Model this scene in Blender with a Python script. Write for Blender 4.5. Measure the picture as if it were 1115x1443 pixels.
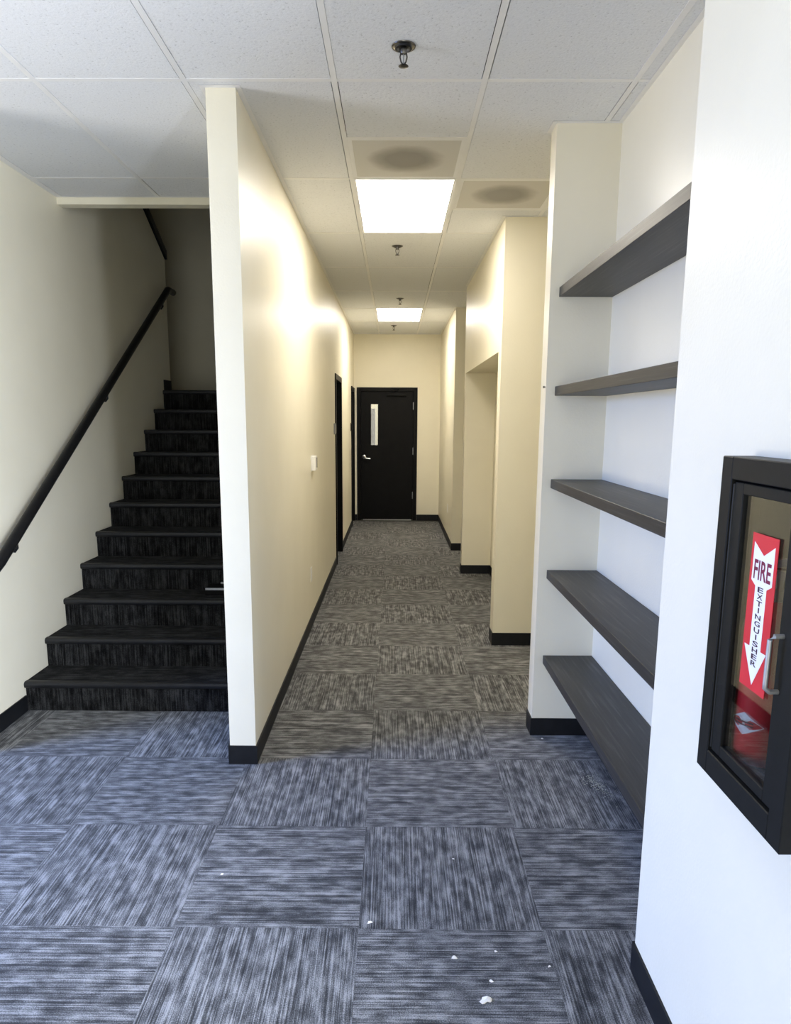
import bpy, bmesh, math, random
from mathutils import Vector, Matrix
random.seed(7)
sc = bpy.context.scene
for o in list(bpy.data.objects):
    bpy.data.objects.remove(o, do_unlink=True)
COL = sc.collection

# ------------------------------------------------------------------ camera
W_PX, H_PX = 1115.0, 1443.0
F_PX, CX, CY = 1019.85, 547.85, 779.35
PITCH, YAW, ROLL = math.radians(10.44), math.radians(-0.417), math.radians(0.2595)
CAM_H = 1.6564
def world_to_cam(v):
    X, Y, Z = v
    X, Y = X*math.cos(YAW) - Y*math.sin(YAW), X*math.sin(YAW) + Y*math.cos(YAW)
    d = Y*math.cos(PITCH) - Z*math.sin(PITCH)
    u = Z*math.cos(PITCH) + Y*math.sin(PITCH)
    a, b = X, -u
    a, b = a*math.cos(ROLL) - b*math.sin(ROLL), a*math.sin(ROLL) + b*math.cos(ROLL)
    return (a, b, d)
cols = [world_to_cam(e) for e in ((1, 0, 0), (0, 1, 0), (0, 0, 1))]
right = Vector([c[0] for c in cols]); down = Vector([c[1] for c in cols]); fwd = Vector([c[2] for c in cols])
cam_d = bpy.data.cameras.new('camera')
cam = bpy.data.objects.new('camera', cam_d); COL.objects.link(cam)
M = Matrix((right, -down, -fwd)).transposed().to_4x4()
M.translation = Vector((0, 0, CAM_H))
cam.matrix_world = M
cam_d.sensor_fit = 'HORIZONTAL'; cam_d.sensor_width = 36.0
cam_d.lens = F_PX / W_PX * 36.0
cam_d.shift_x = (W_PX/2 - CX) / W_PX
cam_d.shift_y = (CY - H_PX/2) / W_PX
cam_d.clip_start = 0.05
sc.camera = cam

# ------------------------------------------------------------------ world, daylight, exposure
sc.view_settings.view_transform = 'Standard'
sc.view_settings.look = 'None'
sc.view_settings.gamma = 1.0
sc.view_settings.use_curve_mapping = False
sc.view_settings.exposure = 0.08
wd = bpy.data.worlds.new('World'); sc.world = wd; wd.use_nodes = True
bg = wd.node_tree.nodes['Background']
bg.inputs[0].default_value = (0.62, 0.78, 1.0, 1); bg.inputs[1].default_value = 0.35
sc.cycles.max_bounces = 8; sc.cycles.diffuse_bounces = 6; sc.cycles.glossy_bounces = 3
sc.cycles.transmission_bounces = 6; sc.cycles.transparent_max_bounces = 8
sc.cycles.sample_clamp_indirect = 6.0
sc.cycles.caustics_reflective = False; sc.cycles.caustics_refractive = False

def area(name, loc, aim, sx, sy, col, power, spread=180):
    l = bpy.data.lights.new(name, 'AREA'); l.shape = 'RECTANGLE'; l.size = sx; l.size_y = sy
    l.color = col; l.energy = power; l.spread = math.radians(spread)
    o = bpy.data.objects.new(name, l); COL.objects.link(o); o.location = loc
    o.rotation_euler = (Vector(aim) - Vector(loc)).to_track_quat('-Z', 'Y').to_euler()
    return o
# daylight standing in the lobby's glazed openings: left of the camera (blue sky from above, pale ground from below),
# and the front wall behind the camera; on the right an added fill
area('daylight_left_sky', (-5.0, 1.75, 2.1), (-1.1, 2.1, 0.0), 1.5, 1.1, (0.21, 0.40, 1.0), 102, 85)
area('daylight_left_ground', (-4.95, 1.75, 0.8), (-1.0, 2.2, 3.0), 1.3, 1.2, (1.0, 0.95, 0.88), 44, 110)
area('fill_right', (2.0, -0.6, 1.3), (-1.8, 3.4, 0.7), 1.0, 2.3, (0.77, 0.83, 0.94), 255, 125)  # fill light added to brighten the left wall, in an invented opening
area('daylight_front', (-0.4, -2.1, 1.25), (-0.8, 3.0, 1.1), 2.0, 2.2, (1.0, 0.99, 0.88), 58)
PANEL_STRENGTH = 22.3
PANEL_COL = (1.0, 0.93, 0.82)

# ------------------------------------------------------------------ measures (metres)
H = 3.0047
ZB = 0.0947
XL0, XL1, YS = -0.792, -0.6658, 3.2871
XR, YR = 0.7412, 1.9575
YE, YA, YB1, XK = 12.0527, 9.2059, 7.7767, 1.0531
YC, YC2, YD0, YD1, XN = 5.2142, 5.363, 3.6437, 3.7647, 1.0417
XW, YBM = -2.1059, 4.7988
YWL = 3.34
ZH = 2.1371
T = 0.6096
TX, TY = -0.1095, 2.1299
GX, GY = -0.2531, 3.2234
Y_BACK, X_LEFT = -2.2, -5.2
YR0, X_RIGHT = 0.86, 2.1  # unseen end of the right wall pulled in so the added fill passes
TOP = 5.8

# ------------------------------------------------------------------ helpers
class MB:
    def __init__(self): self.bm = bmesh.new()
    def box(self, x0, x1, y0, y1, z0, z1, bevel=0, seg=2):
        r = bmesh.ops.create_cube(self.bm, size=1.0)
        vs = r['verts']
        for v in vs:
            v.co = Vector(((x0+x1)/2 + v.co.x*(x1-x0), (y0+y1)/2 + v.co.y*(y1-y0), (z0+z1)/2 + v.co.z*(z1-z0)))
        if bevel:
            es = list({e for v in vs for e in v.link_edges})
            bmesh.ops.bevel(self.bm, geom=es, offset=bevel, segments=seg, affect='EDGES', profile=0.5)
        return self
    def prism(self, pts, axis, a, b):
        # pts: polygon in the two remaining axes (in order), extruded from a to b along axis
        def mk(p, t):
            c = [0, 0, 0]; rest = [i for i in range(3) if i != axis]
            c[axis] = t; c[rest[0]] = p[0]; c[rest[1]] = p[1]; return c
        A = [self.bm.verts.new(mk(p, a)) for p in pts]
        B = [self.bm.verts.new(mk(p, b)) for p in pts]
        fs = [self.bm.faces.new(A), self.bm.faces.new(B[::-1])]
        n = len(pts)
        for i in range(n):
            fs.append(self.bm.faces.new((A[i], B[i], B[(i+1) % n], A[(i+1) % n])))
        bmesh.ops.recalc_face_normals(self.bm, faces=fs)
        return self
    def lathe(self, prof, origin, axis=(0, 0, 1), n=20):
        ax = Vector(axis).normalized()
        q = Vector((0, 0, 1)).rotation_difference(ax)
        og = Vector(origin); rings = []
        for r, h in prof:
            if r <= 1e-6:
                rings.append([self.bm.verts.new(og + q @ Vector((0, 0, h)))])
            else:
                rings.append([self.bm.verts.new(og + q @ Vector((r*math.cos(2*math.pi*i/n), r*math.sin(2*math.pi*i/n), h))) for i in range(n)])
        fs = []
        for A, B in zip(rings, rings[1:]):
            for i in range(n):
                j = (i+1) % n
                if len(A) == 1 and len(B) == 1: continue
                if len(A) == 1: fs.append(self.bm.faces.new((A[0], B[i], B[j])))
                elif len(B) == 1: fs.append(self.bm.faces.new((A[i], B[0], A[j])))
                else: fs.append(self.bm.faces.new((A[i], B[i], B[j], A[j])))
        bmesh.ops.recalc_face_normals(self.bm, faces=fs)
        return self
    def tube(self, path, r, n=14, sy=1.0):
        P = [Vector(p) for p in path]; rings = []
        for i, p in enumerate(P):
            if i == 0: t = P[1]-P[0]
            elif i == len(P)-1: t = P[-1]-P[-2]
            else: t = (P[i+1]-p).normalized() + (p-P[i-1]).normalized()
            t.normalize()
            ref = Vector((1, 0, 0)) if abs(t.x) < 0.9 else Vector((0, 0, 1))
            u = t.cross(ref).normalized(); w = t.cross(u).normalized()
            rings.append([self.bm.verts.new(p + (u*math.cos(2*math.pi*k/n)*sy + w*math.sin(2*math.pi*k/n))*r) for k in range(n)])
        fs = []
        for A, B in zip(rings, rings[1:]):
            for k in range(n):
                fs.append(self.bm.faces.new((A[k], A[(k+1) % n], B[(k+1) % n], B[k])))
        fs.append(self.bm.faces.new(rings[0][::-1])); fs.append(self.bm.faces.new(rings[-1]))
        bmesh.ops.recalc_face_normals(self.bm, faces=fs)
        return self
    def build(self, name, mat, parent=None, org=None, smooth=False):
        bm = self.bm
        if org is None:
            xs = [v.co.x for v in bm.verts]; ys = [v.co.y for v in bm.verts]; zs = [v.co.z for v in bm.verts]
            org = ((min(xs)+max(xs))/2, (min(ys)+max(ys))/2, min(zs))
        org = Vector(org)
        bmesh.ops.translate(bm, verts=bm.verts, vec=-org)
        me = bpy.data.meshes.new(name); bm.to_mesh(me); bm.free()
        if smooth:
            for p in me.polygons: p.use_smooth = True
            try: me.set_sharp_from_angle(angle=math.radians(40))
            except Exception: pass
        me.materials.append(mat)
        return link(name, me, org, parent)
WLOC = {}
def link(name, data, wloc, parent=None):
    o = bpy.data.objects.new(name, data); COL.objects.link(o)
    wloc = Vector(wloc); WLOC[o.name] = wloc
    if parent is not None:
        o.parent = parent; o.location = wloc - WLOC[parent.name]
    else:
        o.location = wloc
    return o
def thing(name, loc, label, cat, group=None):
    o = link(name, None, loc); o.empty_display_size = 0.05
    return tag(o, label, cat, group)
def tag(o, label, cat, group=None):
    o['label'] = label; o['category'] = cat
    if group: o['group'] = group
    return o
def struct(o, label=None):
    o['kind'] = 'structure'
    if label: o['label'] = label
    return o

# ------------------------------------------------------------------ materials
def new_mat(name):
    m = bpy.data.materials.new(name); m.use_nodes = True
    nt = m.node_tree; b = nt.nodes['Principled BSDF']
    return m, nt, b
def nd(nt, t, **kw):
    n = nt.nodes.new(t)
    for k, v in kw.items(): setattr(n, k, v)
    return n
def ramp(nt, stops):
    r = nd(nt, 'ShaderNodeValToRGB')
    el = r.color_ramp.elements
    while len(el) < len(stops): el.new(0.5)
    for e, (p, c) in zip(el, stops):
        e.position = p; e.color = (*c, 1) if len(c) == 3 else c
    return r
def coords(nt, scale=(1, 1, 1), space='Object', rot=(0, 0, 0)):
    tc = nd(nt, 'ShaderNodeTexCoord'); mp = nd(nt, 'ShaderNodeMapping')
    mp.inputs['Scale'].default_value = scale; mp.inputs['Rotation'].default_value = rot
    nt.links.new(tc.outputs[space], mp.inputs['Vector'])
    return mp
def noise(nt, vec, scale, detail=2, rough=0.5, dims='3D', w=None):
    n = nd(nt, 'ShaderNodeTexNoise'); n.noise_dimensions = dims
    n.inputs['Scale'].default_value = scale; n.inputs['Detail'].default_value = detail; n.inputs['Roughness'].default_value = rough
    nt.links.new(vec.outputs[0], n.inputs['Vector'])
    if w is not None: nt.links.new(w, n.inputs['W'])
    return n
def bump(nt, b, h, strength, dist=0.002):
    bp = nd(nt, 'ShaderNodeBump'); bp.inputs['Strength'].default_value = strength; bp.inputs['Distance'].default_value = dist
    nt.links.new(h, bp.inputs['Height']); nt.links.new(bp.outputs[0], b.inputs['Normal'])
def varied(name, c0, c1, scale=8, rough=0.5, metal=0.0, stretch=(1, 1, 1), bmp=0.0, bscale=None, spec=0.5, detail=3, bdist=0.002):
    m, nt, b = new_mat(name)
    v = coords(nt, stretch)
    n = noise(nt, v, scale, detail)
    r = ramp(nt, [(0.3, c0), (0.7, c1)])
    nt.links.new(n.outputs['Fac'], r.inputs[0]); nt.links.new(r.outputs[0], b.inputs['Base Color'])
    b.inputs['Roughness'].default_value = rough; b.inputs['Metallic'].default_value = metal
    b.inputs['Specular IOR Level'].default_value = spec
    if bmp:
        n2 = noise(nt, v, bscale or scale*6, 2)
        bump(nt, b, n2.outputs['Fac'], bmp, bdist)
    return m
M_PAINT = varied('cream_orange_peel_paint', (0.80, 0.752, 0.605), (0.83, 0.782, 0.635), 3, rough=0.39, bmp=0.32, bscale=110, spec=0.40, bdist=0.0016)
M_BASE = varied('black_vinyl_base', (0.006, 0.0065, 0.008), (0.009, 0.010, 0.012), 20, rough=0.5, spec=0.25)
M_BLACKPAINT = varied('black_satin_paint', (0.004, 0.004, 0.0045), (0.006, 0.006, 0.0065), 12, rough=0.45, bmp=0.05, bscale=200, spec=0.1)
M_RAIL = varied('black_painted_wood', (0.005, 0.005, 0.006), (0.009, 0.009, 0.010), 20, rough=0.4, spec=0.22)
M_CAB = varied('black_powder_coat', (0.007, 0.0075, 0.0075), (0.010, 0.0105, 0.0105), 40, rough=0.45, spec=0.2, bmp=0.04, bscale=400)
M_CABIN = varied('dark_cabinet_lining', (0.012, 0.012, 0.013), (0.02, 0.02, 0.021), 15, rough=0.5)
M_GRID = varied('white_grid_metal', (0.78, 0.78, 0.78), (0.82, 0.82, 0.82), 6, rough=0.45)
M_GROOVE = varied('dark_plenum', (0.03, 0.03, 0.03), (0.05, 0.05, 0.05), 6, rough=0.9)
M_CHROME = varied('brushed_steel', (0.62, 0.62, 0.63), (0.74, 0.74, 0.75), 60, rough=0.28, metal=1.0)
M_DULL = varied('dull_grey_metal', (0.36, 0.37, 0.39), (0.46, 0.47, 0.49), 30, rough=0.45, metal=0.7)
M_NICKEL = varied('dark_nickel', (0.10, 0.097, 0.093), (0.17, 0.165, 0.16), 40, rough=0.28, metal=1.0)
M_WHITEPL = varied('white_plastic', (0.80, 0.79, 0.76), (0.84, 0.83, 0.80), 10, rough=0.4)
M_GREYPL = varied('grey_plastic', (0.25, 0.25, 0.25), (0.3, 0.3, 0.3), 10, rough=0.5)
M_DARKPL = varied('dark_slot', (0.06, 0.05, 0.04), (0.08, 0.07, 0.06), 10, rough=0.5)
M_RED = varied('red_enamel', (0.62, 0.026, 0.035), (0.70, 0.032, 0.042), 30, rough=0.3)
M_SIGNRED = varied('red_sign_vinyl', (0.60, 0.022, 0.035), (0.66, 0.03, 0.045), 20, rough=0.4)
M_SIGNWHITE = varied('white_sign_print', (0.84, 0.83, 0.84), (0.88, 0.87, 0.88), 20, rough=0.4)
M_INK = varied('maroon_ink', (0.16, 0.008, 0.04), (0.20, 0.012, 0.05), 20, rough=0.5)
M_DARKINK = varied('dark_ink', (0.035, 0.01, 0.02), (0.05, 0.015, 0.03), 20, rough=0.5)
M_CRUMB = varied('white_plaster_crumb', (0.72, 0.70, 0.64), (0.85, 0.82, 0.76), 60, rough=0.9)
M_DUST = varied('grey_plaster_dust', (0.30, 0.30, 0.19), (0.42, 0.42, 0.41), 80, rough=0.95)
M_RUBBER = varied('black_rubber_nosing', (0.008, 0.0085, 0.010), (0.013, 0.0135, 0.016), 30, rough=0.4, spec=0.35)
M_BROWN = varied('brown_notice', (0.06, 0.045, 0.04), (0.20, 0.16, 0.14), 22, rough=0.7, stretch=(1, 1, 3))

def wood_mat():
    m, nt, b = new_mat('dark_stained_wood')
    v = coords(nt, (14, 0.5, 40))
    n = noise(nt, v, 5, 5, 0.66)
    r = ramp(nt, [(0.30, (0.010, 0.0095, 0.009)), (0.55, (0.027, 0.0255, 0.024)), (0.75, (0.080, 0.076, 0.071))])
    nt.links.new(n.outputs['Fac'], r.inputs[0]); nt.links.new(r.outputs[0], b.inputs['Base Color'])
    b.inputs['Roughness'].default_value = 0.46
    bump(nt, b, n.outputs['Fac'], 0.12, 0.001)
    return m
M_WOOD = wood_mat()

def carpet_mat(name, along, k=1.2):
    """loop carpet with broken linear streaks; along = local axis (0,1,2) the streaks follow"""
    m, nt, b = new_mat(name)
    fine = [200.0]*3; fine[along] = 3.2
    mid = [30.0]*3; mid[along] = 14.0
    oi = nd(nt, 'ShaderNodeObjectInfo')
    mul = nd(nt, 'ShaderNodeMath', operation='MULTIPLY'); mul.inputs[1].default_value = 90.0
    nt.links.new(oi.outputs['Random'], mul.inputs[0])
    n1 = noise(nt, coords(nt, fine), 1.0, 2.0, 0.6, '4D', mul.outputs[0])
    n2 = noise(nt, coords(nt, mid), 1.0, 2, 0.5, '4D', mul.outputs[0])
    n3 = noise(nt, coords(nt, (300, 300, 300)), 1.0, 2, 0.65)
    m1 = nd(nt, 'ShaderNodeMath', operation='MULTIPLY'); m1.inputs[1].default_value = 0.70
    nt.links.new(n1.outputs['Fac'], m1.inputs[0])
    a1 = nd(nt, 'ShaderNodeMath', operation='MULTIPLY_ADD'); a1.inputs[1].default_value = 0.50
    nt.links.new(n2.outputs['Fac'], a1.inputs[0]); nt.links.new(m1.outputs[0], a1.inputs[2])
    sb = nd(nt, 'ShaderNodeMath', operation='MULTIPLY_ADD'); sb.inputs[1].default_value = 0.50
    nt.links.new(n3.outputs['Fac'], sb.inputs[0]); nt.links.new(a1.outputs[0], sb.inputs[2])
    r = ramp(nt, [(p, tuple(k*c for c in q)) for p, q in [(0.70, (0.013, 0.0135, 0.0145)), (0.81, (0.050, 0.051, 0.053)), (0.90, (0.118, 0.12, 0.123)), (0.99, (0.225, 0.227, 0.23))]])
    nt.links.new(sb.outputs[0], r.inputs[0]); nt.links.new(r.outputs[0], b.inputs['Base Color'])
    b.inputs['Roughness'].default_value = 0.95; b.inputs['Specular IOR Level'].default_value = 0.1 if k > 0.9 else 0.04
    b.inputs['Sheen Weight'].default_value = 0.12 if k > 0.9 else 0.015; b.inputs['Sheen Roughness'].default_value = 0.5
    bump(nt, b, sb.outputs[0], 0.55, 0.004)
    return m
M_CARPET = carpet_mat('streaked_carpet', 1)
M_CARPET_X = carpet_mat('shaded_carpet_tread', 0, 0.19)  # copy of the floor carpet, darkened to carry the stairwell shade
M_CARPET_Z = carpet_mat('shaded_carpet_riser', 2, 0.17)  # same carpet for risers, shade likewise put into the colour

def tile_mat():
    m, nt, b = new_mat('fissured_ceiling_tile')
    v = coords(nt, (1, 1, 1))
    oi = nd(nt, 'ShaderNodeObjectInfo')
    mul = nd(nt, 'ShaderNodeMath', operation='MULTIPLY'); mul.inputs[1].default_value = 50.0
    nt.links.new(oi.outputs['Random'], mul.inputs[0])
    n1 = noise(nt, v, 95, 3, 0.6, '4D', mul.outputs[0])
    r = ramp(nt, [(0.30, (0.49, 0.50, 0.515)), (0.385, (0.725, 0.74, 0.765)), (0.7, (0.765, 0.78, 0.805))])
    nt.links.new(n1.outputs['Fac'], r.inputs[0]); nt.links.new(r.outputs[0], b.inputs['Base Color'])
    b.inputs['Roughness'].default_value = 0.9; b.inputs['Specular IOR Level'].default_value = 0.2
    bump(nt, b, n1.outputs['Fac'], 0.55, 0.004)
    return m
M_TILE = tile_mat()
def emit_mat(name, col, st):
    m, nt, b = new_mat(name)
    v = coords(nt, (1, 1, 1)); n = noise(nt, v, 40, 1)
    r = ramp(nt, [(0.3, tuple(0.97*c for c in col)), (0.7, col)])
    nt.links.new(n.outputs['Fac'], r.inputs[0]); nt.links.new(r.outputs[0], b.inputs['Emission Color'])
    b.inputs['Emission Strength'].default_value = st; b.inputs['Base Color'].default_value = (0.8, 0.8, 0.8, 1)
    return m
M_LENS = emit_mat('lit_acrylic_lens', PANEL_COL, PANEL_STRENGTH)
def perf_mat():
    # smooth perforated plate, darker in a soft round patch under the duct neck
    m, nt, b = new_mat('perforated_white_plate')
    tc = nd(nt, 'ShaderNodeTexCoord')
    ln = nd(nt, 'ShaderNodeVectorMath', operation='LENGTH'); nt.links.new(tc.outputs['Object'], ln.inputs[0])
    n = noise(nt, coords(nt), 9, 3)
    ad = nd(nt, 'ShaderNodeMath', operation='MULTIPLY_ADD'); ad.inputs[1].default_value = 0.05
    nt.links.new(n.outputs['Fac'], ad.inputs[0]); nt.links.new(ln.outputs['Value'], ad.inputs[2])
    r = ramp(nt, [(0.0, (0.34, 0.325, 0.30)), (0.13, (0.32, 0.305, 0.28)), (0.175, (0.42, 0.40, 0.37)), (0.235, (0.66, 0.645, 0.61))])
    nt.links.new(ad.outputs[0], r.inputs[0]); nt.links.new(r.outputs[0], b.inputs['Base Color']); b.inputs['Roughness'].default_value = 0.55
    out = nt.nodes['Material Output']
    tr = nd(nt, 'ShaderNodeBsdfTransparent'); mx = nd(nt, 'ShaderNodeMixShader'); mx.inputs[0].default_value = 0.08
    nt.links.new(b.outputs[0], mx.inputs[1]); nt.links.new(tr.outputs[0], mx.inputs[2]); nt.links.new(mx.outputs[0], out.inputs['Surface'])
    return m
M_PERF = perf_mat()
def glass_mat(name, tint, refl=1.0):
    m, nt, b = new_mat(name)
    out = nt.nodes['Material Output']
    tr = nd(nt, 'ShaderNodeBsdfTransparent'); tr.inputs[0].default_value = (*tint, 1)
    gl = nd(nt, 'ShaderNodeBsdfGlossy'); gl.inputs['Roughness'].default_value = 0.02
    fr = nd(nt, 'ShaderNodeFresnel'); fr.inputs['IOR'].default_value = 1.5
    mu = nd(nt, 'ShaderNodeMath', operation='MULTIPLY'); mu.inputs[1].default_value = refl; mu.use_clamp = True
    mx = nd(nt, 'ShaderNodeMixShader')
    nt.links.new(fr.outputs[0], mu.inputs[0]); nt.links.new(mu.outputs[0], mx.inputs[0])
    nt.links.new(tr.outputs[0], mx.inputs[1]); nt.links.new(gl.outputs[0], mx.inputs[2]); nt.links.new(mx.outputs[0], out.inputs['Surface'])
    return m
M_GLASS = glass_mat('clear_cabinet_glass', (0.97, 0.98, 0.975), 0.65)
M_DGLASS = glass_mat('door_lite_glass', (0.92, 0.94, 0.93), 1.2)

# ================================================================== THE SETTING
def wall(name, boxes, label=None, mat=None):
    mb = MB()
    for b in boxes: mb.box(*b)
    return struct(mb.build(name, mat or M_PAINT), label)

# ---- floor: slab + carpet tiles laid quarter-turn
floor = struct(MB().box(X_LEFT-0.2, X_RIGHT+0.2, Y_BACK-0.2, 14.2, -0.12, -0.008).build('floor', M_GROOVE), 'dark grey streaked carpet tile floor laid quarter turn')
def tile_mesh(w, d, h, mat, name):
    mb = MB(); mb.box(-w/2, w/2, -d/2, d/2, -h, 0, bevel=0.0003, seg=1)
    me = bpy.data.meshes.new(name); mb.bm.to_mesh(me); mb.bm.free(); me.materials.append(mat)
    return me
ct = tile_mesh(T-0.0002, T-0.0002, 0.0075, M_CARPET, 'carpet_tile')
for i in range(-9, 6):
    for j in range(-8, 17):
        x, y = TX + (i+0.5)*T, TY + (j+0.5)*T
        if y > YE+0.1: continue
        if y > 4.0 and x < XL0-0.35 : continue
        if x > 1.5 and not (3.6 < y < 5.4 or 7.6 < y < 9.4 or y < 1.1): continue
        if j < -4 and i < -6: continue
        o = link('carpet_tile', ct, (x, y, 0.0), floor)
        if (i + j) % 2 == 1: o.rotation_euler = (0, 0, math.pi/2 if (i*7+j*3) % 4 < 2 else -math.pi/2)
        elif (i*5+j) % 3 == 0: o.rotation_euler = (0, 0, math.pi)

# ---- ceiling: slab above, tiles, exposed grid bars, wall angle
ceil = MB()
ceil.box(X_LEFT-0.2, X_RIGHT+0.2, Y_BACK-0.2, YBM+0.08, H+0.16, H+0.22)
ceil.box(XL0, 2.1, YBM+0.08, YE+0.15, H+0.16, H+0.22)
ceiling = struct(ceil.build('ceiling', M_GROOVE, org=(0, 0, H)), 'white fissured tile drop ceiling in a metal grid')
BW = 0.024
TILE_GAP = 0.0035
tile_cache = {}
def put_tile(x0, x1, y0, y1):
    w, d = round(x1-x0-BW-0.004, 4), round(y1-y0-BW-0.0025, 4)
    if w < 0.02 or d < 0.02: return
    if (w, d) not in tile_cache:
        mb = MB(); mb.box(-w/2, w/2, -d/2, d/2, 0, 0.016)
        me = bpy.data.meshes.new('ceiling_tile'); mb.bm.to_mesh(me); mb.bm.free(); me.materials.append(M_TILE)
        tile_cache[(w, d)] = me
    link('ceiling_tile', tile_cache[(w, d)], ((x0+x1)/2+random.uniform(-0.0018, 0.0018), (y0+y1)/2+random.uniform(-0.0012, 0.0012), H+0.0012+random.uniform(0, 0.0015)), ceiling)
rows = [GY + 2*T*k for k in range(-3, 9)]
LIGHTS = {(0, 4): 1, (0, 8): 1}
for i in range(-7, 3):
    x0, x1 = GX + i*T, GX + (i+1)*T
    for k in range(len(rows)-1):
        y0, y1 = rows[k], rows[k+1]
        if y1 <= 0: continue
        a0, a1 = x0, x1
        b1 = min(y1, YE)
        if x1 < XL0+0.01 or i <= -2:
            b1 = min(b1, YBM)
        elif i == -1 and y0 > YBM - 0.5:
            if y0 < YBM:           # straddles the stairwell edge
                put_tile(XL0-BW/2-0.003, x1, y0, b1); b1 = YBM; a1 = XL0-BW/2
            else: a0 = XL0
        if b1 - y0 < 0.03: continue
        if i == 2:
            if y1 < 3.9:            # narrow filler strip against the niche wall
                a1 = XN; b1 = min(b1, YD0)
            elif y0 > YD1-0.6 and y0 < YC: a1 = 1.9
            else: continue
            if b1 - y0 < 0.03: continue
        kk = round((y0 - GY)/(2*T))
        if i == 0 and kk in (1, 5): continue                          # lit panels
        if i == 0 and kk == 0: put_tile(a0, a1, y0, y0+T); continue    # air diffuser takes the other half
        if i == 1 and kk == 1: put_tile(a0, a1, y0+T, b1); continue
        put_tile(a0, a1, y0, b1)
def bar(x0, x1, y0, y1):
    cross = x1-x0 > y1-y0; mb = MB(); mb.box(x0, x1, y0, y1, H+(0.0008 if cross else 0.0002), H+(0.0036 if cross else 0.0032))
    if x1-x0 < y1-y0: mb.box((x0+x1)/2-0.002, (x0+x1)/2+0.002, y0, y1, H+0.0032, H+0.032)
    else: mb.box(x0, x1, (y0+y1)/2-0.002, (y0+y1)/2+0.002, H+0.0036, H+0.030)
    mb.build('grid_bar', M_GRID, ceiling)
for i in range(-7, 3):
    xb = GX + i*T
    ye = YBM if i <= -1 else YE
    if i == 2: ye = YD0
    bar(xb-BW/2, xb+BW/2, 0.0 if i > -7 else 0.0, ye)
for y in rows:
    if y < 0.3: continue
    if y < YBM: bar(GX-7*T, XN if y < YD0 else 1.9, y-BW/2, y+BW/2)
    elif y < YE: bar(XL1, 1.9 if (YD1 < y < YC or YB1 < y < YA) else XR, y-BW/2, y+BW/2)
bar(GX, GX+T, GY+T-BW/2, GY+T+BW/2)
bar(GX+T, XR+0.3, GY+3*T-BW/2, GY+3*T+BW/2)
bar(GX+2*T-BW/2, GX+2*T+BW/2, YD1, YC)
ANG = [0]
def angle(x0, x1, y0, y1):
    ANG[0] += 1; dz = 0.00012*ANG[0]
    MB().box(x0, x1, y0, y1, H-0.0005-dz, H+0.0002-dz*0.1).build('wall_angle', M_GRID, ceiling)
AW = 0.022
angle(XL1, XL1+AW, YS, YE); angle(XL0-AW, XL1+AW, YS-AW, YS); angle(XL0-AW, XL0, YS, YBM)
angle(XW, XW+AW, YWL, YBM-0.001); angle(XW, XL0, YBM-AW, YBM-0.002)
angle(XR-AW, XR, YD0-AW, YD1); angle(XR-AW, XN, YD0-AW, YD0); angle(XN-AW, XN, YR, YD0)
angle(XR-AW, XR, 0, YR); angle(XR-AW, XR, YC-AW, YB1); angle(XR, 1.9, YC-AW, YC); angle(XR, 1.9, YD1, YD1+AW)
angle(XR-AW, XR, YA-AW, YE); angle(XR, 1.6, YA-AW, YA); angle(XL1, XR, YE-AW, YE)

# ---- walls
mb = MB().prism([(YWL, 0), (6.955, 0), (6.955, 3.085), (YBM+0.08, 4.215), (YBM+0.08, H), (YWL, H)], 0, XW-0.15, XW)
wall_left = struct(mb.build('wall_left', M_PAINT), 'cream painted wall carrying the black stair handrail')
D1A, D1B, D2A, D2B, DTOP = 8.275, 9.085, 11.325, 11.985, 2.11
wall('wall_middle', [(XL0, XL1, YS, D1A, 0, H), (XL0, XL1, D1A, D1B, DTOP, H), (XL0, XL1, D1B, D2A, 0, H), (XL0, XL1, D2A, D2B, DTOP, H), (XL0, XL1, D2B, YE, 0, H)],
     'cream partition between stairs and corridor with bare end face')
CBY0, CBY1, CBZ0, CBZ1 = 1.166, 1.498, 0.948, 1.57
wall('wall_right', [(XR, 1.19, YR0, CBY0, 0, H), (XR, 1.19, CBY1, YR, 0, H), (XR, 1.19, CBY0, CBY1, 0, CBZ0), (XR, 1.19, CBY0, CBY1, CBZ1, H), (0.90, 1.19, CBY0, CBY1, CBZ0, CBZ1)],
     'cream wall holding the fire extinguisher cabinet')
wall('wall_niche', [(XN, 1.19, YR, YD0, 0, H)], 'cream back wall of the shelf niche')
wall('wall_pillar', [(XR, 2.05, YD0, YD1, 0, H)], 'thin cream wall closing the far end of the shelf niche')
wall('wall_recess', [(1.9, 2.05, YD1, YC, 0, H)])
wall('wall_corridor_right', [(XR, 2.05, YC, YC2, 0, H), (XK, 2.05, YC2, YB1, 0, H), (XR, XK, YC2, YB1, ZH, H), (XR, 2.05, YB1, YB1+0.12, 0, H)],
     'cream corridor wall with a low headed alcove')
wall('wall_side_recess', [(1.6, 1.75, YB1+0.12, YA, 0, H)])
wall('wall_corridor_far', [(XR, 1.75, YA, YE, 0, H)], 'last cream stretch of the right corridor wall before the door')
DX0, DX1 = -0.567, 0.322
wall('wall_end', [(-1.6, DX0, YE, YE+0.13, 0, H), (DX0, DX1, YE, YE+0.13, 2.12, H), (DX1, 1.75, YE, YE+0.13, 0, H)], 'cream end wall around the black door')
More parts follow.
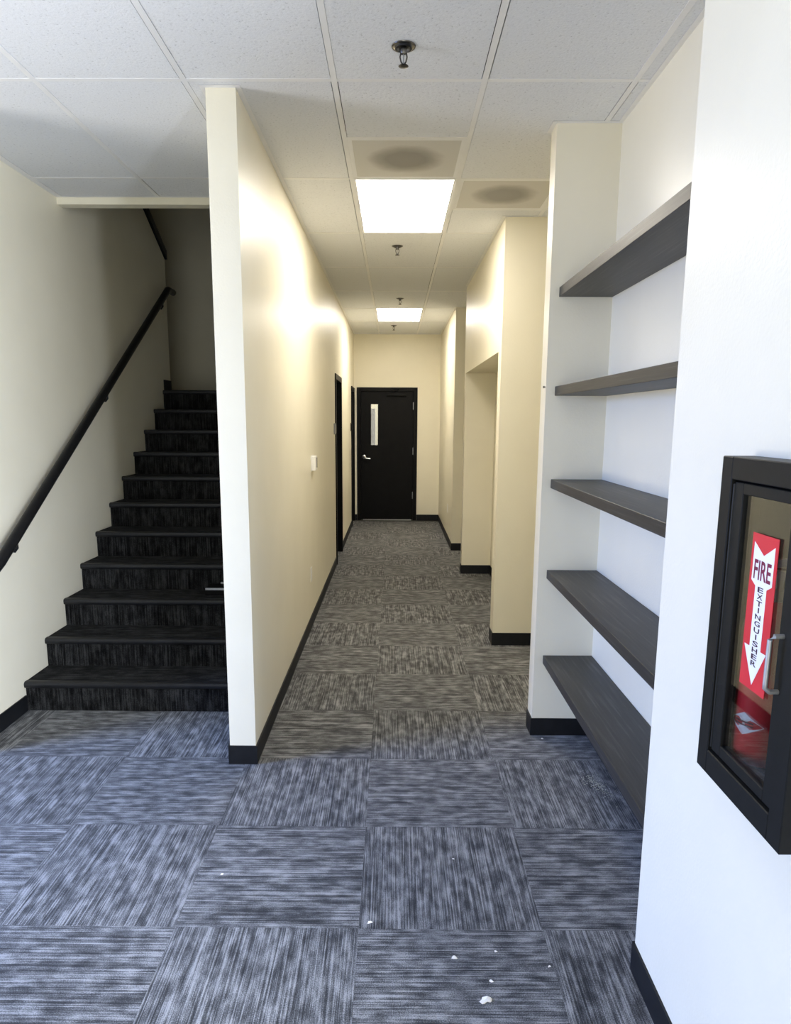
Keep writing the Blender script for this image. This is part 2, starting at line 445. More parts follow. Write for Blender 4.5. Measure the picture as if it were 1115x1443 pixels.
# stairwell shell
wall('wall_landing', [(-3.9, XL0, 8.2, 8.35, 0, TOP)], 'shadowed back wall of the stair landing')
wall('wall_stair_outer', [(-4.05, -3.9, YWL+0.12, 8.35, 0, TOP)])
wall('wall_stair_upper', [(XL0, XL1, YBM+0.08, 8.35, H+0.23, TOP), (-3.9, XL0, YBM-0.1, YBM+0.08, H+0.23, TOP)])
struct(MB().box(-4.05, XL1, YBM-0.1, 8.35, TOP, TOP+0.1).build('ceiling_stairwell', M_PAINT))
struct(MB().box(XW, XL0, YBM, YBM+0.08, 2.963, H+0.16).build('trim_1', M_PAINT), 'cream header across the stair opening at the ceiling')
wall('wall_lobby_left', [(X_LEFT, XW-0.15, YWL, YWL+0.12, 0, H)])
# lobby behind and left of the camera: two glazed openings
WZ0, WZ1 = 0.05, 2.6
wall('wall_window_left', [(X_LEFT-0.15, X_LEFT, Y_BACK, 0.75, 0, H+0.2), (X_LEFT-0.15, X_LEFT, 2.75, YWL+0.12, 0, H+0.2), (X_LEFT-0.15, X_LEFT, 0.75, 2.75, WZ1, H+0.2)])
wall('wall_window_front', [(X_LEFT-0.15, -1.45, Y_BACK-0.15, Y_BACK, 0, H+0.2), (0.65, X_RIGHT+0.15, Y_BACK-0.15, Y_BACK, 0, H+0.2), (-1.45, 0.65, Y_BACK-0.15, Y_BACK, WZ1, H+0.2)])
wall('wall_lobby_right', [(1.19, X_RIGHT+0.15, YR0, YR0+0.12, 0, H+0.2)])
wall('wall_fill_right', [(X_RIGHT, X_RIGHT+0.15, Y_BACK, -1.15, 0, H+0.2), (X_RIGHT, X_RIGHT+0.15, -0.05, YR0, 0, H+0.2), (X_RIGHT, X_RIGHT+0.15, -1.15, -0.05, WZ1, H+0.2)])  # unseen side wall, its opening added to hold the fill light
mb = MB()
for y in (0.75, 1.72, 2.70): mb.box(X_LEFT-0.11, X_LEFT-0.04, y, y+0.05, 0.0, WZ1)
mb.box(X_LEFT-0.11, X_LEFT-0.04, 0.75, 2.75, WZ1-0.05, WZ1)
struct(mb.build('window_1', M_BLACKPAINT), 'dark framed glazed entrance of the lobby')
mb = MB()
for y in (-1.15, -0.10): mb.box(X_RIGHT+0.04, X_RIGHT+0.11, y, y+0.05, 0.0, WZ1)
mb.box(X_RIGHT+0.04, X_RIGHT+0.11, -1.15, -0.05, WZ1-0.05, WZ1)
struct(mb.build('fill_frame_right', M_BLACKPAINT), 'dark frame of an opening added for the fill light right of the lobby')  # frame made up around the right fill, out of view
# room glimpsed through the glass slot of the end door
wall('wall_back_room', [(-1.6, -1.5, YE+0.13, 14.0, 0, 2.7), (1.4, 1.5, YE+0.13, 14.0, 0, 2.7), (-1.6, 1.5, 14.0, 14.1, 0, 2.7), (-1.6, 1.5, YE+0.13, 14.1, 2.7, 2.8)])

# ---- baseboards
BT = 0.007
def baseboard(name, segs):
    mb = MB()
    for b in segs: mb.box(*b, 0.0, ZB)
    return struct(mb.build(name, M_BASE), None)
baseboard('baseboard_left', [(XW, XW+BT, YWL, 3.912), (XW, XW+BT, YWL, 3.9)][:1] + [(XW-0.15, XW+BT, YWL-BT, YWL)])
baseboard('baseboard_lobby_left', [(X_LEFT, XW-0.15, YWL-BT, YWL)])
baseboard('baseboard_middle', [(XL0-BT, XL1+BT, YS-BT, YS), (XL1, XL1+BT, YS, D1A-0.055), (XL1, XL1+BT, D1B+0.055, D2A-0.055), (XL0-BT, XL0, YS, 3.908)])
baseboard('baseboard_right', [(XR-BT, XR, YR0, YR+BT), (XR, XN-BT, YR, YR+BT)])
baseboard('baseboard_niche', [(XR-BT, XN, YD0-BT, YD0), (XN-BT, XN, YR+BT, YD0-BT), (XR-BT, XR, YD0, YD1)])
baseboard('baseboard_corridor_right', [(XR-BT, 1.9, YC-BT, YC), (XR-BT, XR, YC, YC2), (XR, XK-BT, YB1-BT, YB1), (XR-BT, XR, YB1-BT, YB1+0.12), (XK-BT, XK, YC2, YB1-BT)])
baseboard('baseboard_corridor_far', [(XR-BT, 1.6, YA-BT, YA), (XR-BT, XR, YA, YE-BT)])
baseboard('baseboard_end', [(DX1+0.052, XR, YE-BT, YE), (XL1+BT, DX0-0.052, YE-BT, YE)])
mbp = MB().box(XW, XW+BT, 6.745, 6.955, 1.909, 2.005)
struct(mbp.build('baseboard_landing', M_BASE))

# ================================================================== DOORS
# end door
door = link('door_1', None, ((DX0+DX1)/2, YE, 0)); struct(door, 'black corridor end door with narrow glass slot and silver lever')
FW = 0.05
mb = MB()
mb.box(DX0-FW, DX0+0.012, YE-0.014, YE+0.12, 0, 2.172, 0.002, 1); mb.box(DX1-0.012, DX1+FW, YE-0.014, YE+0.12, 0, 2.172, 0.002, 1)
mb.box(DX0+0.012, DX1-0.012, YE-0.014, YE+0.12, 2.108, 2.172, 0.002, 1)
mb.build('frame', M_BLACKPAINT, door)
LX0, LX1, LZ0, LZ1 = DX0+0.016, DX1-0.016, 0.014, 2.104
GX0, GX1, GZ0, GZ1 = -0.388, -0.275, 1.243, 1.905
ly0, ly1 = YE+0.012, YE+0.056
mb = MB()
mb.box(LX0, GX0, ly0, ly1, LZ0, LZ1); mb.box(GX1, LX1, ly0, ly1, LZ0, LZ1)
mb.box(GX0, GX1, ly0, ly1, LZ0, GZ0); mb.box(GX0, GX1, ly0, ly1, GZ1, LZ1)
leaf = mb.build('leaf', M_BLACKPAINT, door)
mb = MB()
mb.box(DX0+0.010, DX0+0.032, ly1+0.001, ly1+0.02, 0, 2.108); mb.box(DX1-0.032, DX1-0.010, ly1+0.001, ly1+0.02, 0, 2.108); mb.box(DX0+0.032, DX1-0.032, ly1+0.001, ly1+0.02, 2.085, 2.110)
mb.build('door_stop', M_BLACKPAINT, door)
mb = MB()
for b in ((GX0-0.022, GX0, GZ0-0.022, GZ1+0.022), (GX1, GX1+0.022, GZ0-0.022, GZ1+0.022)): mb.box(b[0], b[1], ly0-0.006, ly0, b[2], b[3])
for b in ((GX0, GX1, GZ0-0.022, GZ0), (GX0, GX1, GZ1, GZ1+0.022)): mb.box(b[0], b[1], ly0-0.006, ly0, b[2], b[3])
mb.build('glazing_bead', M_BLACKPAINT, leaf)
MB().box(GX0, GX1, ly0+0.018, ly0+0.024, GZ0, GZ1).build('pane', M_DGLASS, leaf)
hd = MB().lathe([(0, -0.012), (0.026, -0.012), (0.033, -0.008), (0.033, 0)], (-0.503, ly0, 1.05), (0, 1, 0), 20).build('handle_rose', M_CHROME, door, smooth=True)
hd['label'] = 'silver lever handle'
MB().tube([(-0.503, ly0-0.01, 1.05), (-0.503, ly0-0.05, 1.05), (-0.495, ly0-0.058, 1.046), (-0.46, ly0-0.06, 1.03), (-0.395, ly0-0.058, 1.022)], 0.0115, 12).build('lever', M_CHROME, hd, smooth=True)
for z in (1.82, 1.09, 0.36):
    mb = MB(); mb.lathe([(0, 0), (0.009, 0), (0.009, 0.115), (0, 0.115)], (LX1+0.002, ly0-0.009, z), (0, 0, 1), 10)
    mb.box(LX1-0.008, LX1+0.003, ly0-0.004, ly0-0.001, z, z+0.115)
    mb.build('hinge', M_DULL, door)
cl = MB().box(-0.13, 0.19, ly0-0.062, ly0, 2.038, 2.096, 0.004).build('door_closer', M_BLACKPAINT, door)
MB().tube([(0.02, ly0-0.035, 2.104), (-0.06, ly0-0.21, 2.128), (0.06, ly0-0.03, 2.142)], 0.009, 8).build('closer_arm', M_BLACKPAINT, cl)
MB().box(LX0+0.03, LX1-0.02, YE-0.05, YE+0.06, 0.0, 0.012, 0.003, 1).build('threshold', M_CHROME, door)
# two doors in the corridor's left wall, set back in black steel frames
def side_door(name, ya, yb, label):
    d = link(name, None, (XL1, (ya+yb)/2, 0)); struct(d, label)
    mb = MB()
    mb.box(XL0-0.012, XL1+0.014, ya-FW, ya+0.012, 0, 2.16, 0.002, 1); mb.box(XL0-0.012, XL1+0.014, yb-0.012, yb+FW, 0, 2.16, 0.002, 1)
    mb.box(XL0-0.012, XL1+0.014, ya+0.012, yb-0.012, DTOP-0.012, 2.16, 0.002, 1)
    mb.build('frame', M_BLACKPAINT, d)
    lf = MB().box(XL0+0.0, XL0+0.045, ya+0.016, yb-0.016, 0.012, DTOP-0.016, 0.002, 1).build('leaf', M_BLACKPAINT, d)
    r = MB().lathe([(0, 0.012), (0.026, 0.012), (0.033, 0.008), (0.033, 0)], (XL0+0.045, ya+0.09, 1.03), (1, 0, 0), 18).build('handle_rose', M_CHROME, d, smooth=True)
    MB().tube([(XL0+0.05, ya+0.09, 1.03), (XL0+0.09, ya+0.09, 1.03), (XL0+0.095, ya+0.12, 1.03), (XL0+0.095, ya+0.19, 1.025)], 0.010, 10).build('lever', M_CHROME, r, smooth=True)
side_door('door_2', D1A, D1B, 'nearer black steel framed doorway in the left corridor wall')
side_door('door_3', D2A, D2B, 'farther black steel framed doorway in the left corridor wall')
# behind the glass slot
tag(MB().box(-0.55, -0.37, 13.96, 13.998, 0.9, 1.86, 0.004).build('notice_board', M_BROWN), 'brown notice seen through the glass slot of the end door', 'notice')

# ================================================================== STAIRS
RISE, RUN, Y0S, NST = 0.17355, 0.2800, 3.9105, 11
stairs = thing('staircase', ((XW+XL0)/2, Y0S, 0), 'dark carpeted staircase with black nosings rising to a shadowed landing', 'stairs')
SX0, SX1 = XW+0.001, XL0-0.001
for n in range(1, NST+1):
    yr = Y0S + (n-1)*RUN; zt = n*RISE
    yn = yr + RUN
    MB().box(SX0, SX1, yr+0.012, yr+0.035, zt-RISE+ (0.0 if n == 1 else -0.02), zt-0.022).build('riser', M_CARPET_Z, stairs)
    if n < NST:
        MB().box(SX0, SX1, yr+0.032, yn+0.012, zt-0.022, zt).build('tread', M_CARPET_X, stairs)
    else:
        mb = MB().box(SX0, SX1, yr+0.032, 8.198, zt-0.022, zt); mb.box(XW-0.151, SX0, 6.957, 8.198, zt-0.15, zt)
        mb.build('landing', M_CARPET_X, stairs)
    ns = MB().prism([(yr+0.033, zt+0.0025), (yr+0.006, zt+0.0025), (yr-0.004, zt-0.002), (yr-0.008, zt-0.011), (yr-0.006, zt-0.027), (yr-0.001, zt-0.033), (yr+0.012, zt-0.033), (yr+0.033, zt-0.022)], 0, SX0, SX1)
    ns.build('nosing', M_RUBBER, stairs, smooth=True)

# handrail on the left wall
rl = thing('handrail', (XW+0.07, 3.5, 0.85), 'black round handrail climbing the left wall beside the stairs', 'handrail')
xr = XW+0.07
path = [(xr, 3.40, 0.790), (xr, 3.52, 0.862)]
ya, za, yb, zb = 3.653, 0.922, 6.735, 2.765
for t in [k/14 for k in range(15)]: path.append((xr, ya+(yb-ya)*t, za+(zb-za)*t))
path += [(xr, 6.76, 2.783), (xr, 6.79, 2.790), (xr, 6.83, 2.791), (xr, 6.93, 2.791)]
MB().tube(path, 0.029, 16).build('rail', M_RAIL, rl, smooth=True)
for yk in (3.83, 5.22, 6.6):
    zk = za + (zb-za)*(yk-ya)/(yb-ya)
    b = MB().tube([(xr, yk, zk-0.02), (xr, yk+0.005, zk-0.062), (xr-0.015, yk+0.005, zk-0.082), (XW+0.006, yk+0.005, zk-0.085)], 0.008, 8)
    b.lathe([(0.03, 0.0), (0.03, 0.006), (0, 0.006)], (XW, yk+0.005, zk-0.085), (1, 0, 0), 14)
    b.build('bracket', M_RAIL, rl)
# cap rail on the sloping top of that wall, above the landing
s0, s1 = Vector((6.965, 3.085)), Vector((YBM+0.09, 4.215+0.005))
cp = MB().prism([(s0.x, s0.y), (s0.x, s0.y+0.075), (s1.x, s1.y+0.075), (s1.x, s1.y)], 0, XW-0.165, XW+0.02)
tag(cp.build('cap_rail', M_RAIL), 'black sloping cap rail on top of the stairwell wall above the landing', 'rail')
# flat tray left on the third tread
t3 = 3*RISE
tr = thing('flat_tray', (-1.03, 4.66, t3), 'small flat dark tray with pale front edge on the third stair tread', 'tray')
MB().box(-1.235, -0.86, 4.60, 4.735, t3+0.0005, t3+0.048, 0.003, 1).build('body', M_BLACKPAINT, tr)
MB().box(-1.23, -0.865, 4.594, 4.600, t3+0.036, t3+0.050).build('front_edge', M_DULL, tr)
MB().box(-1.16, -0.865, 4.722, 4.735, t3+0.048, t3+0.060, 0.002, 1).build('back_lip', M_DULL, tr)

# ================================================================== SHELVES
SH = [(2.2835, 'topmost dark wood shelf in the wall niche, seen from below'),
      (1.8205, 'second dark wood niche shelf from the top, just above eye level'),
      (1.3665, 'middle dark wood shelf of the five in the wall niche'),
      (0.9020, 'second dark wood niche shelf from the bottom'),
      (0.4450, 'lowest dark wood shelf in the wall niche, close above the carpet')]
for z, lab in SH:
    tag(MB().box(0.7855, XN-0.0005, YR+0.001, YD0-0.001, z-0.0445, z, 0.0015, 1).build('wall_shelf', M_WOOD), lab, 'shelf', 'dark shelves in the wall niche')
tag(MB().lathe([(0, -0.009), (0.005, -0.008), (0.006, -0.002), (0.0035, 0.0), (0.0035, 0.004)], (XR-0.003, 3.66, 1.818), (1, 0, 0), 10).build('wall_screw', M_NICKEL), 'tiny screw head on the edge of the shelf niche wall', 'screw')

# ================================================================== CEILING FITTINGS
def lit_panel(x0, y0, w, d, label):
    t = thing('ceiling_light', (x0+w/2, y0+d/2, H), label, 'light', 'lit ceiling panels')
    g = BW/2
    mb = MB()
    for b in ((x0+g, x0+g+0.012, y0+g, y0+d-g), (x0+w-g-0.012, x0+w-g, y0+g, y0+d-g), (x0+g+0.012, x0+w-g-0.012, y0+g, y0+g+0.012), (x0+g+0.012, x0+w-g-0.012, y0+d-g-0.012, y0+d-g)):
        mb.box(*b, H+0.0035, H+0.03)
    mb.build('frame', M_GRID, t)
    MB().box(x0+g+0.012, x0+w-g-0.012, y0+g+0.012, y0+d-g-0.012, H+0.006, H+0.012).build('lens', M_LENS, t)
    MB().box(x0+g, x0+w-g, y0+g, y0+d-g, H+0.031, H+0.10).build('housing', M_GRID, t)
lit_panel(GX, GY+2*T, T, 2*T, 'large bright ceiling light panel nearest the camera')
lit_panel(GX, GY+10*T, T, 2*T, 'smaller looking bright ceiling light panel near the end door')
def air_diffuser(x0, y0, label):
    t = thing('air_diffuser', (x0+T/2, y0+T/2, H), label, 'air diffuser', 'perforated ceiling diffusers')
    g = BW/2
    mb = MB()
    for b in ((x0+g, x0+g+0.022, y0+g, y0+T-g), (x0+T-g-0.022, x0+T-g, y0+g, y0+T-g), (x0+g+0.022, x0+T-g-0.022, y0+g, y0+g+0.022), (x0+g+0.022, x0+T-g-0.022, y0+T-g-0.022, y0+T-g)):
        mb.box(*b, H+0.002, H+0.006)
    mb.build('frame', M_GRID, t)
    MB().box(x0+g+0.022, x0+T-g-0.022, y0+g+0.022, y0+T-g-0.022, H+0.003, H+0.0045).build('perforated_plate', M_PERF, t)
    # back pan with a round neck
    cx, cy, R, n = x0+T/2, y0+T/2, 0.165, 32
    bm = bmesh.new(); z = H+0.03; s = T/2-g
    inner = [bm.verts.new((cx+R*math.cos(2*math.pi*k/n), cy+R*math.sin(2*math.pi*k/n), z)) for k in range(n)]
    top = [bm.verts.new((cx+R*math.cos(2*math.pi*k/n), cy+R*math.sin(2*math.pi*k/n), z+0.1)) for k in range(n)]
    outer = []
    for k in range(n):
        c, d = math.cos(2*math.pi*k/n), math.sin(2*math.pi*k/n); m = s/max(abs(c), abs(d)); outer.append(bm.verts.new((cx+c*m, cy+d*m, z)))
    skirt = [bm.verts.new((v.co.x, v.co.y, H+0.006)) for v in outer]
    for k in range(n):
        j = (k+1) % n
        bm.faces.new((inner[k], outer[k], outer[j], inner[j])); bm.faces.new((outer[k], skirt[k], skirt[j], outer[j]))
    p = MB(); p.bm = bm; pan = p.build('back_pan', M_GRID, t)
    bm = bmesh.new()
    lo = [bm.verts.new((cx+R*math.cos(2*math.pi*k/n), cy+R*math.sin(2*math.pi*k/n), z)) for k in range(n)]
    up = [bm.verts.new((cx+R*math.cos(2*math.pi*k/n), cy+R*math.sin(2*math.pi*k/n), z+0.1)) for k in range(n)]
    for k in range(n): bm.faces.new((lo[k], lo[(k+1) % n], up[(k+1) % n], up[k]))
    bm.faces.new(up)
    p = MB(); p.bm = bm; p.build('duct_neck', M_GROOVE, t)
air_diffuser(GX, GY+T, 'square perforated air diffuser in front of the nearest light panel')
air_diffuser(GX+T, GY+2*T, 'square perforated air diffuser to the right of the nearest light panel')
def sprinkler(x, y, label):
    t = thing('sprinkler_head', (x, y, H), label, 'sprinkler', 'ceiling sprinkler heads')
    MB().lathe([(0.010, -0.001), (0.020, -0.002), (0.026, -0.009), (0.031, -0.009), (0.036, -0.004), (0.044, -0.003), (0.045, -0.0002), (0.0, 0.0)], (x, y, H), (0, 0, 1), 28).build('escutcheon', M_NICKEL, t, smooth=True)
    MB().lathe([(0, -0.026), (0.009, -0.026), (0.012, -0.020), (0.012, -0.004), (0, -0.003)], (x, y, H), (0, 0, 1), 14).build('body', M_NICKEL, t, smooth=True)
    for s in (-1, 1):
        MB().tube([(x+s*0.010, y, H-0.022), (x+s*0.013, y, H-0.036), (x+s*0.009, y, H-0.052), (x, y, H-0.064)], 0.0028, 8).build('frame_arm', M_NICKEL, t, smooth=True)
    MB().lathe([(0, -0.060), (0.0022, -0.060), (0.0022, -0.026), (0, -0.025)], (x, y, H), (0, 0, 1), 8).build('glass_bulb', M_DULL, t, smooth=True)
    MB().lathe([(0, -0.070), (0.016, -0.069), (0.019, -0.067), (0.016, -0.064), (0.005, -0.063), (0, -0.062)], (x, y, H), (0, 0, 1), 16).build('deflector', M_NICKEL, t, smooth=True)
sprinkler(0.025, 2.95, 'large sprinkler head nearest the camera in the lobby ceiling')
sprinkler(0.014, 6.06, 'sprinkler head just beyond the nearest light panel')
sprinkler(0.054, 8.56, 'sprinkler head just before the farther light panel')
sprinkler(-0.02, 10.95, 'sprinkler head farthest away, beyond the farther light panel')

# ================================================================== FITTINGS ON THE CORRIDOR WALLS
th = thing('thermostat', (XL1, 5.85, 1.30), 'white thermostat box on the left corridor wall', 'thermostat')
MB().box(XL1, XL1+0.006, 5.79, 5.95, 1.245, 1.372, 0.002, 1).build('backplate', M_WHITEPL, th)
MB().box(XL1+0.006, XL1+0.036, 5.80, 5.94, 1.252, 1.366, 0.004, 2).build('body', M_WHITEPL, th)
MB().box(XL1+0.036, XL1+0.038, 5.895, 5.932, 1.272, 1.352).build('display', M_DARKPL, th)
def outlet(x, y, z, s, label):
    t = thing('wall_outlet', (x, y, z), label, 'outlet', 'wall outlets')
    MB().box(min(x, x+s*0.006), max(x, x+s*0.006), y-0.036, y+0.036, z-0.058, z+0.058, 0.002, 1).build('cover_plate', M_WHITEPL, t)
    for dz in (-0.02, 0.02):
        MB().box(min(x+s*0.006, x+s*0.009), max(x+s*0.006, x+s*0.009), y-0.015, y+0.015, z+dz-0.013, z+dz+0.013, 0.0015, 1).build('socket', M_WHITEPL, t)
outlet(XL1, 5.69, 0.43, 1, 'white wall outlet low on the left corridor wall below the thermostat')
outlet(XR, 9.97, 0.455, -1, 'white wall outlet low on the far right corridor wall')
def plaque(y, z, m, label):
    t = thing('door_sign', (XL1, y, z), label, 'sign')
    MB().box(XL1, XL1+0.012, y-0.075, y+0.075, z-0.06, z+0.06, 0.002, 1).build('plate', m, t)
    MB().box(XL1+0.012, XL1+0.016, y-0.06, y+0.06, z-0.045, z+0.045, 0.001, 1).build('face', m, t)
plaque(8.10, 1.555, M_GREYPL, 'small grey sign plate beside the nearer corridor doorway')
plaque(11.17, 1.545, M_BLACKPAINT, 'small black sign plate beside the farther corridor doorway')

# ================================================================== FIRE EXTINGUISHER CABINET
PX = XR - 0.065           # front plane of the trim
KY0, KY1, KZ0, KZ1 = 1.156, 1.505, 0.909, 1.587
cab = thing('extinguisher_cabinet', (XR, (KY0+KY1)/2, KZ0), 'black fire extinguisher wall cabinet with glass door and chrome pull', 'cabinet')
FT = 0.045
mb = MB()
mb.box(PX, XR-0.0005, KY0, KY0+FT, KZ0, KZ1, 0.002, 1); mb.box(PX, XR-0.0005, KY1-FT, KY1, KZ0, KZ1, 0.002, 1)
mb.box(PX, XR-0.0005, KY0+FT, KY1-FT, KZ0, KZ0+FT+0.008, 0.002, 1); mb.box(PX, XR-0.0005, KY0+FT, KY1-FT, KZ1-FT, KZ1, 0.002, 1)
mb.build('trim_frame', M_CAB, cab)
iy0, iy1, iz0, iz1 = CBY0+0.003, CBY1-0.003, CBZ0+0.003, CBZ1-0.003
mb = MB()
bx0, bx1 = XR+0.0, 0.897
mb.box(bx1-0.004, bx1, iy0, iy1, iz0, iz1); mb.box(bx0, bx1-0.004, iy0, iy0+0.003, iz0, iz1); mb.box(bx0, bx1-0.004, iy1-0.003, iy1, iz0, iz1)
mb.box(bx0, bx1-0.004, iy0+0.003, iy1-0.003, iz0, iz0+0.012); mb.box(bx0, bx1-0.004, iy0+0.003, iy1-0.003, iz1-0.003, iz1)
mb.build('tub', M_CABIN, cab)
dy0, dy1, dz0, dz1 = KY0+FT+0.004, KY1-FT-0.006, KZ0+FT+0.012, KZ1-FT-0.004
gy0, gy1, gz0, gz1 = 1.238, 1.418, 0.990, 1.516
fx0, fx1 = PX+0.006, PX+0.026
mb = MB()
mb.box(fx0, fx1, dy0, gy0, dz0, dz1, 0.0015, 1); mb.box(fx0, fx1, gy1, dy1, dz0, dz1, 0.0015, 1)
mb.box(fx0, fx1, gy0, gy1, dz0, gz0, 0.0015, 1); mb.box(fx0, fx1, gy0, gy1, gz1, dz1, 0.0015, 1)
dr = mb.build('door', M_CAB, cab)
gxp = PX+0.012
MB().box(gxp, gxp+0.003, gy0, gy1, gz0, gz1).build('pane', M_GLASS, dr)
hy, hx = 1.222, PX-0.018
MB().tube([(fx0, hy, 1.287), (hx+0.008, hy, 1.287), (hx, hy, 1.280), (hx, hy, 1.20), (hx, hy, 1.192), (hx+0.008, hy, 1.185), (fx0, hy, 1.185)], 0.0045, 10).build('pull_handle', M_DULL, dr, smooth=True)
MB().lathe([(0, 0), (0.0028, 0), (0.0028, dz1-dz0-0.01), (0, dz1-dz0-0.01)], (fx0+0.001, dy1+0.003, dz0+0.005), (0, 0, 1), 8).build('hinge', M_CAB, dr)

# sign on the glass: viewer sees +Y to the left
def sign_pt(u, v):      # u 0..1 left to right for the viewer, v 0..1 bottom to top
    return (SY1 + (SY0-SY1)*u, SZ0 + (SZ1-SZ0)*v)
SY0, SY1, SZ0, SZ1 = 1.277, 1.372, 1.149, 1.449
sx = gxp - 0.0012
sg = MB().box(sx, gxp-0.0001, SY0, SY1, SZ0, SZ1).build('sign', M_SIGNRED, cab)
sg['label'] = 'red and white FIRE EXTINGUISHER arrow sign'
AR = [(0.10, 0.945), (0.50, 0.872), (0.90, 0.945), (0.90, 0.70), (0.72, 0.67), (0.72, 0.275), (0.93, 0.275), (0.50, 0.035), (0.07, 0.275), (0.28, 0.275), (0.28, 0.67), (0.10, 0.70)]
MB().prism([sign_pt(u, v) for u, v in AR], 0, sx-0.0004, sx-0.0001).build('arrow', M_SIGNWHITE, sg)
def text_mesh(s, size_h, size_w, uc, vc, mat, name, parent, bold=0.0):
    """flat lettering on the sign plane; size in metres, centred on (uc,vc)"""
    cu = bpy.data.curves.new('lettering', 'FONT'); cu.body = s; cu.align_x = 'CENTER'; cu.extrude = 0.0; cu.offset = bold; cu.resolution_u = 3
    tmp = bpy.data.objects.new('tmp_text', cu); COL.objects.link(tmp)
    bpy.context.view_layer.update()
    me = bpy.data.meshes.new_from_object(tmp.evaluated_get(bpy.context.evaluated_depsgraph_get()))
    bpy.data.objects.remove(tmp, do_unlink=True)
    xs = [v.co.x for v in me.vertices]; ys = [v.co.y for v in me.vertices]
    w, h = max(xs)-min(xs), max(ys)-min(ys); mx, my = (max(xs)+min(xs))/2, (max(ys)+min(ys))/2
    yc, zc = sign_pt(uc, vc)
    kx = size_w/w; ky = size_h/h
    for v in me.vertices:
        a, b = (v.co.x-mx)*kx, (v.co.y-my)*ky
        v.co = Vector((0, -a, b))
    me.materials.clear(); me.materials.append(mat)
    return link(name, me, (sx-0.0007, yc, zc), parent)
SW, SHH = SY1-SY0, SZ1-SZ0
text_mesh('FIRE', 0.125*SHH, 0.66*SW, 0.50, 0.775, M_INK, 'lettering', sg, 0.02)
word = 'EXTINGUISHER'
for k, ch in enumerate(word):
    text_mesh(ch, 0.034*SHH, (0.05 if ch == 'I' else 0.22)*SW, 0.50, 0.655 - k*0.0435, M_DARKINK, 'letter', sg, 0.02)

# extinguisher standing in the cabinet
ex, ey, ez = 0.764, 1.417, CBZ0+0.0155
fe = thing('fire_extinguisher', (ex, ey, ez), 'red fire extinguisher standing inside the black glass fronted cabinet', 'fire extinguisher')
R = 0.054
MB().lathe([(0, 0.004), (R*0.85, 0.0), (R*0.97, 0.006), (R, 0.018), (R, 0.27), (R*0.93, 0.295), (R*0.72, 0.318), (R*0.42, 0.332), (R*0.33, 0.340), (0, 0.341)], (ex, ey, ez), (0, 0, 1), 36).build('cylinder', M_RED, fe, smooth=True)
vl = MB().lathe([(0, 0.339), (0.019, 0.340), (0.019, 0.362), (0.014, 0.366), (0.014, 0.392), (0, 0.393)], (ex, ey, ez), (0, 0, 1), 18).build('valve', M_CHROME, fe, smooth=True)
MB().prism([(ey-0.085, ez+0.40), (ey-0.080, ez+0.41), (ey+0.03, ez+0.398), (ey+0.03, ez+0.388), (ey-0.03, ez+0.388)], 0, ex-0.009, ex+0.009).build('carry_handle', M_CHROME, vl)
MB().prism([(ey-0.085, ez+0.435), (ey-0.080, ez+0.445), (ey+0.025, ez+0.412), (ey+0.025, ez+0.402), (ey-0.02, ez+0.41)], 0, ex-0.008, ex+0.008).build('lever', M_CHROME, vl)
MB().lathe([(0, 0.020), (0.015, 0.020), (0.017, 0.015), (0.017, 0.0), (0, 0.0)], (ex-0.012, ey, ez+0.352), (-1, 0, 0), 18).build('gauge', M_SIGNWHITE, vl, smooth=True)
MB().tube([(ex, ey+0.012, ez+0.355), (ex, ey+0.04, ez+0.352), (ex-0.005, ey+0.062, ez+0.325), (ex-0.006, ey+0.066, ez+0.26), (ex-0.006, ey+0.066, ez+0.16)], 0.008, 10).build('hose', M_RUBBER, fe, smooth=True)
# diamond label wrapped on the cylinder
def wrap(pts2, rad, name, mat, parent):
    bm = bmesh.new()
    vs = [bm.verts.new((ex + rad*math.cos(a), ey + rad*math.sin(a), ez+z)) for a, z in pts2]
    c = bm.verts.new((ex + rad*math.cos(sum(p[0] for p in pts2)/len(pts2)), ey + rad*math.sin(sum(p[0] for p in pts2)/len(pts2)), ez + sum(p[1] for p in pts2)/len(pts2)))
    for i in range(len(vs)): bm.faces.new((vs[i], vs[(i+1) % len(vs)], c))
    bmesh.ops.recalc_face_normals(bm, faces=bm.faces)
    p = MB(); p.bm = bm; return p.build(name, mat, parent)
AC = math.radians(205)
def diamond(hw, hh, zc, n=6):
    pts = []
    for k in range(n): pts.append((AC - hw + hw*k/n, zc + hh*k/n))
    for k in range(n): pts.append((AC + hw*k/n, zc + hh - hh*k/n))
    for k in range(n): pts.append((AC + hw - hw*k/n, zc - hh*k/n))
    for k in range(n): pts.append((AC - hw*k/n, zc - hh + hh*k/n))
    return pts
lb = wrap(diamond(0.75, 0.024, 0.088), R+0.0006, 'label', M_SIGNWHITE, fe)
for z0 in (0.083, 0.090):
    wrap([(AC-0.38+0.76*k/8, z0) for k in range(9)] + [(AC+0.38-0.76*k/8, z0+0.0035) for k in range(9)], R+0.0012, 'label_line', M_DARKINK, lb)

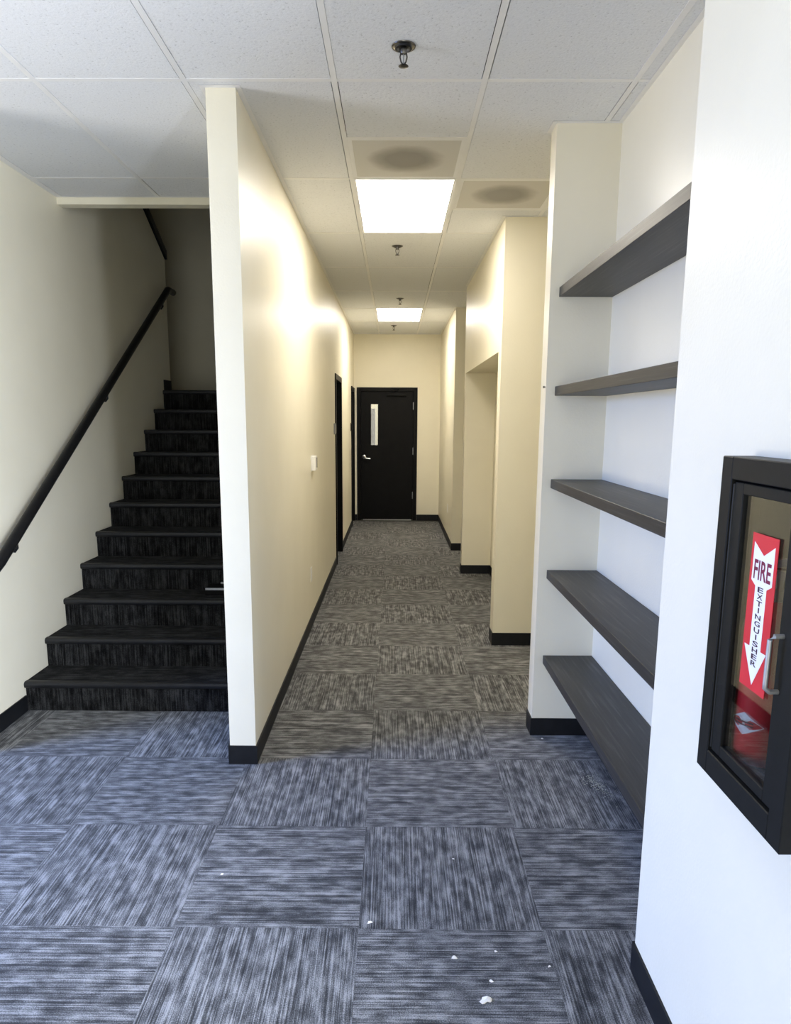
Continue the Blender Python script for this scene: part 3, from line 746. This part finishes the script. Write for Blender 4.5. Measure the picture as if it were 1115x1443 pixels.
# ================================================================== CRUMBS ON THE CARPET
def crumb(x, y, r, label, flat=0.5):
    bm = bmesh.new(); bmesh.ops.create_icosphere(bm, subdivisions=2, radius=r)
    ph = random.random()*6
    for v in bm.verts:
        k = 0.75 + 0.35*math.sin(v.co.x/r*2.3+ph) * math.cos(v.co.y/r*2.7-ph) + random.uniform(-0.12, 0.12)
        v.co = Vector((v.co.x*k*1.25, v.co.y*k, max(v.co.z*flat*k, -0.35*r*flat) ))
    p = MB(); p.bm = bm
    zmin = min(v.co.z for v in bm.verts)
    for v in bm.verts: v.co += Vector((x, y, -zmin))
    tag(p.build('plaster_crumb', M_CRUMB), label, 'crumb', 'white crumbs on the carpet')
crumb(0.275, 1.832, 0.019, 'largest white plaster crumb, lowest on the carpet in the foreground', 0.25)
crumb(0.300, 1.905, 0.006, 'white crumb just behind the largest plaster crumb on the carpet')
crumb(0.196, 2.000, 0.009, 'white plaster crumb on the carpet left of and behind the largest one', 0.4)
crumb(-0.074, 2.159, 0.009, 'white crumb on the carpet at the left tile seam in the foreground', 0.3)
crumb(0.487, 1.967, 0.005, 'small white crumb on the carpet nearest the right wall base')
crumb(0.33, 2.03, 0.0045, 'tiny white crumb on the carpet between the plaster crumb and right wall')
crumb(0.79, 3.594, 0.006, 'white crumb on the carpet at the base of the shelf niche')
crumb(-0.629, 2.413, 0.006, 'white crumb on the carpet left of the corridor centre line')
crumb(0.235, 2.52, 0.004, 'tiny white crumb on the carpet in the middle of the lobby floor')
# thin dusty plaster residue under the shelf edge
mb = MB()
for k in range(240):
    q, w = random.gauss(0, 1), random.gauss(0, 1)
    x, y = 0.945 + 0.022*q - 0.012*w, 3.10 + 0.055*w; s = random.uniform(0.0006, 0.0019)
    mb.box(x-s, x+s*1.6, y-s, y+s*1.3, 0.0002, 0.0006+s*0.3)
ds = mb.build('plaster_dust', M_DUST); tag(ds, 'pale plaster dust on the carpet under the lowest shelf', 'dust'); ds['kind'] = 'stuff'

# lamp of the room behind the end door
l = bpy.data.lights.new('back_room_lamp', 'POINT'); l.energy = 30; l.shadow_soft_size = 0.15; l.color = (1.0, 0.95, 0.9)
o = bpy.data.objects.new('back_room_lamp', l); COL.objects.link(o); o.location = (0.3, 13.0, 2.5)
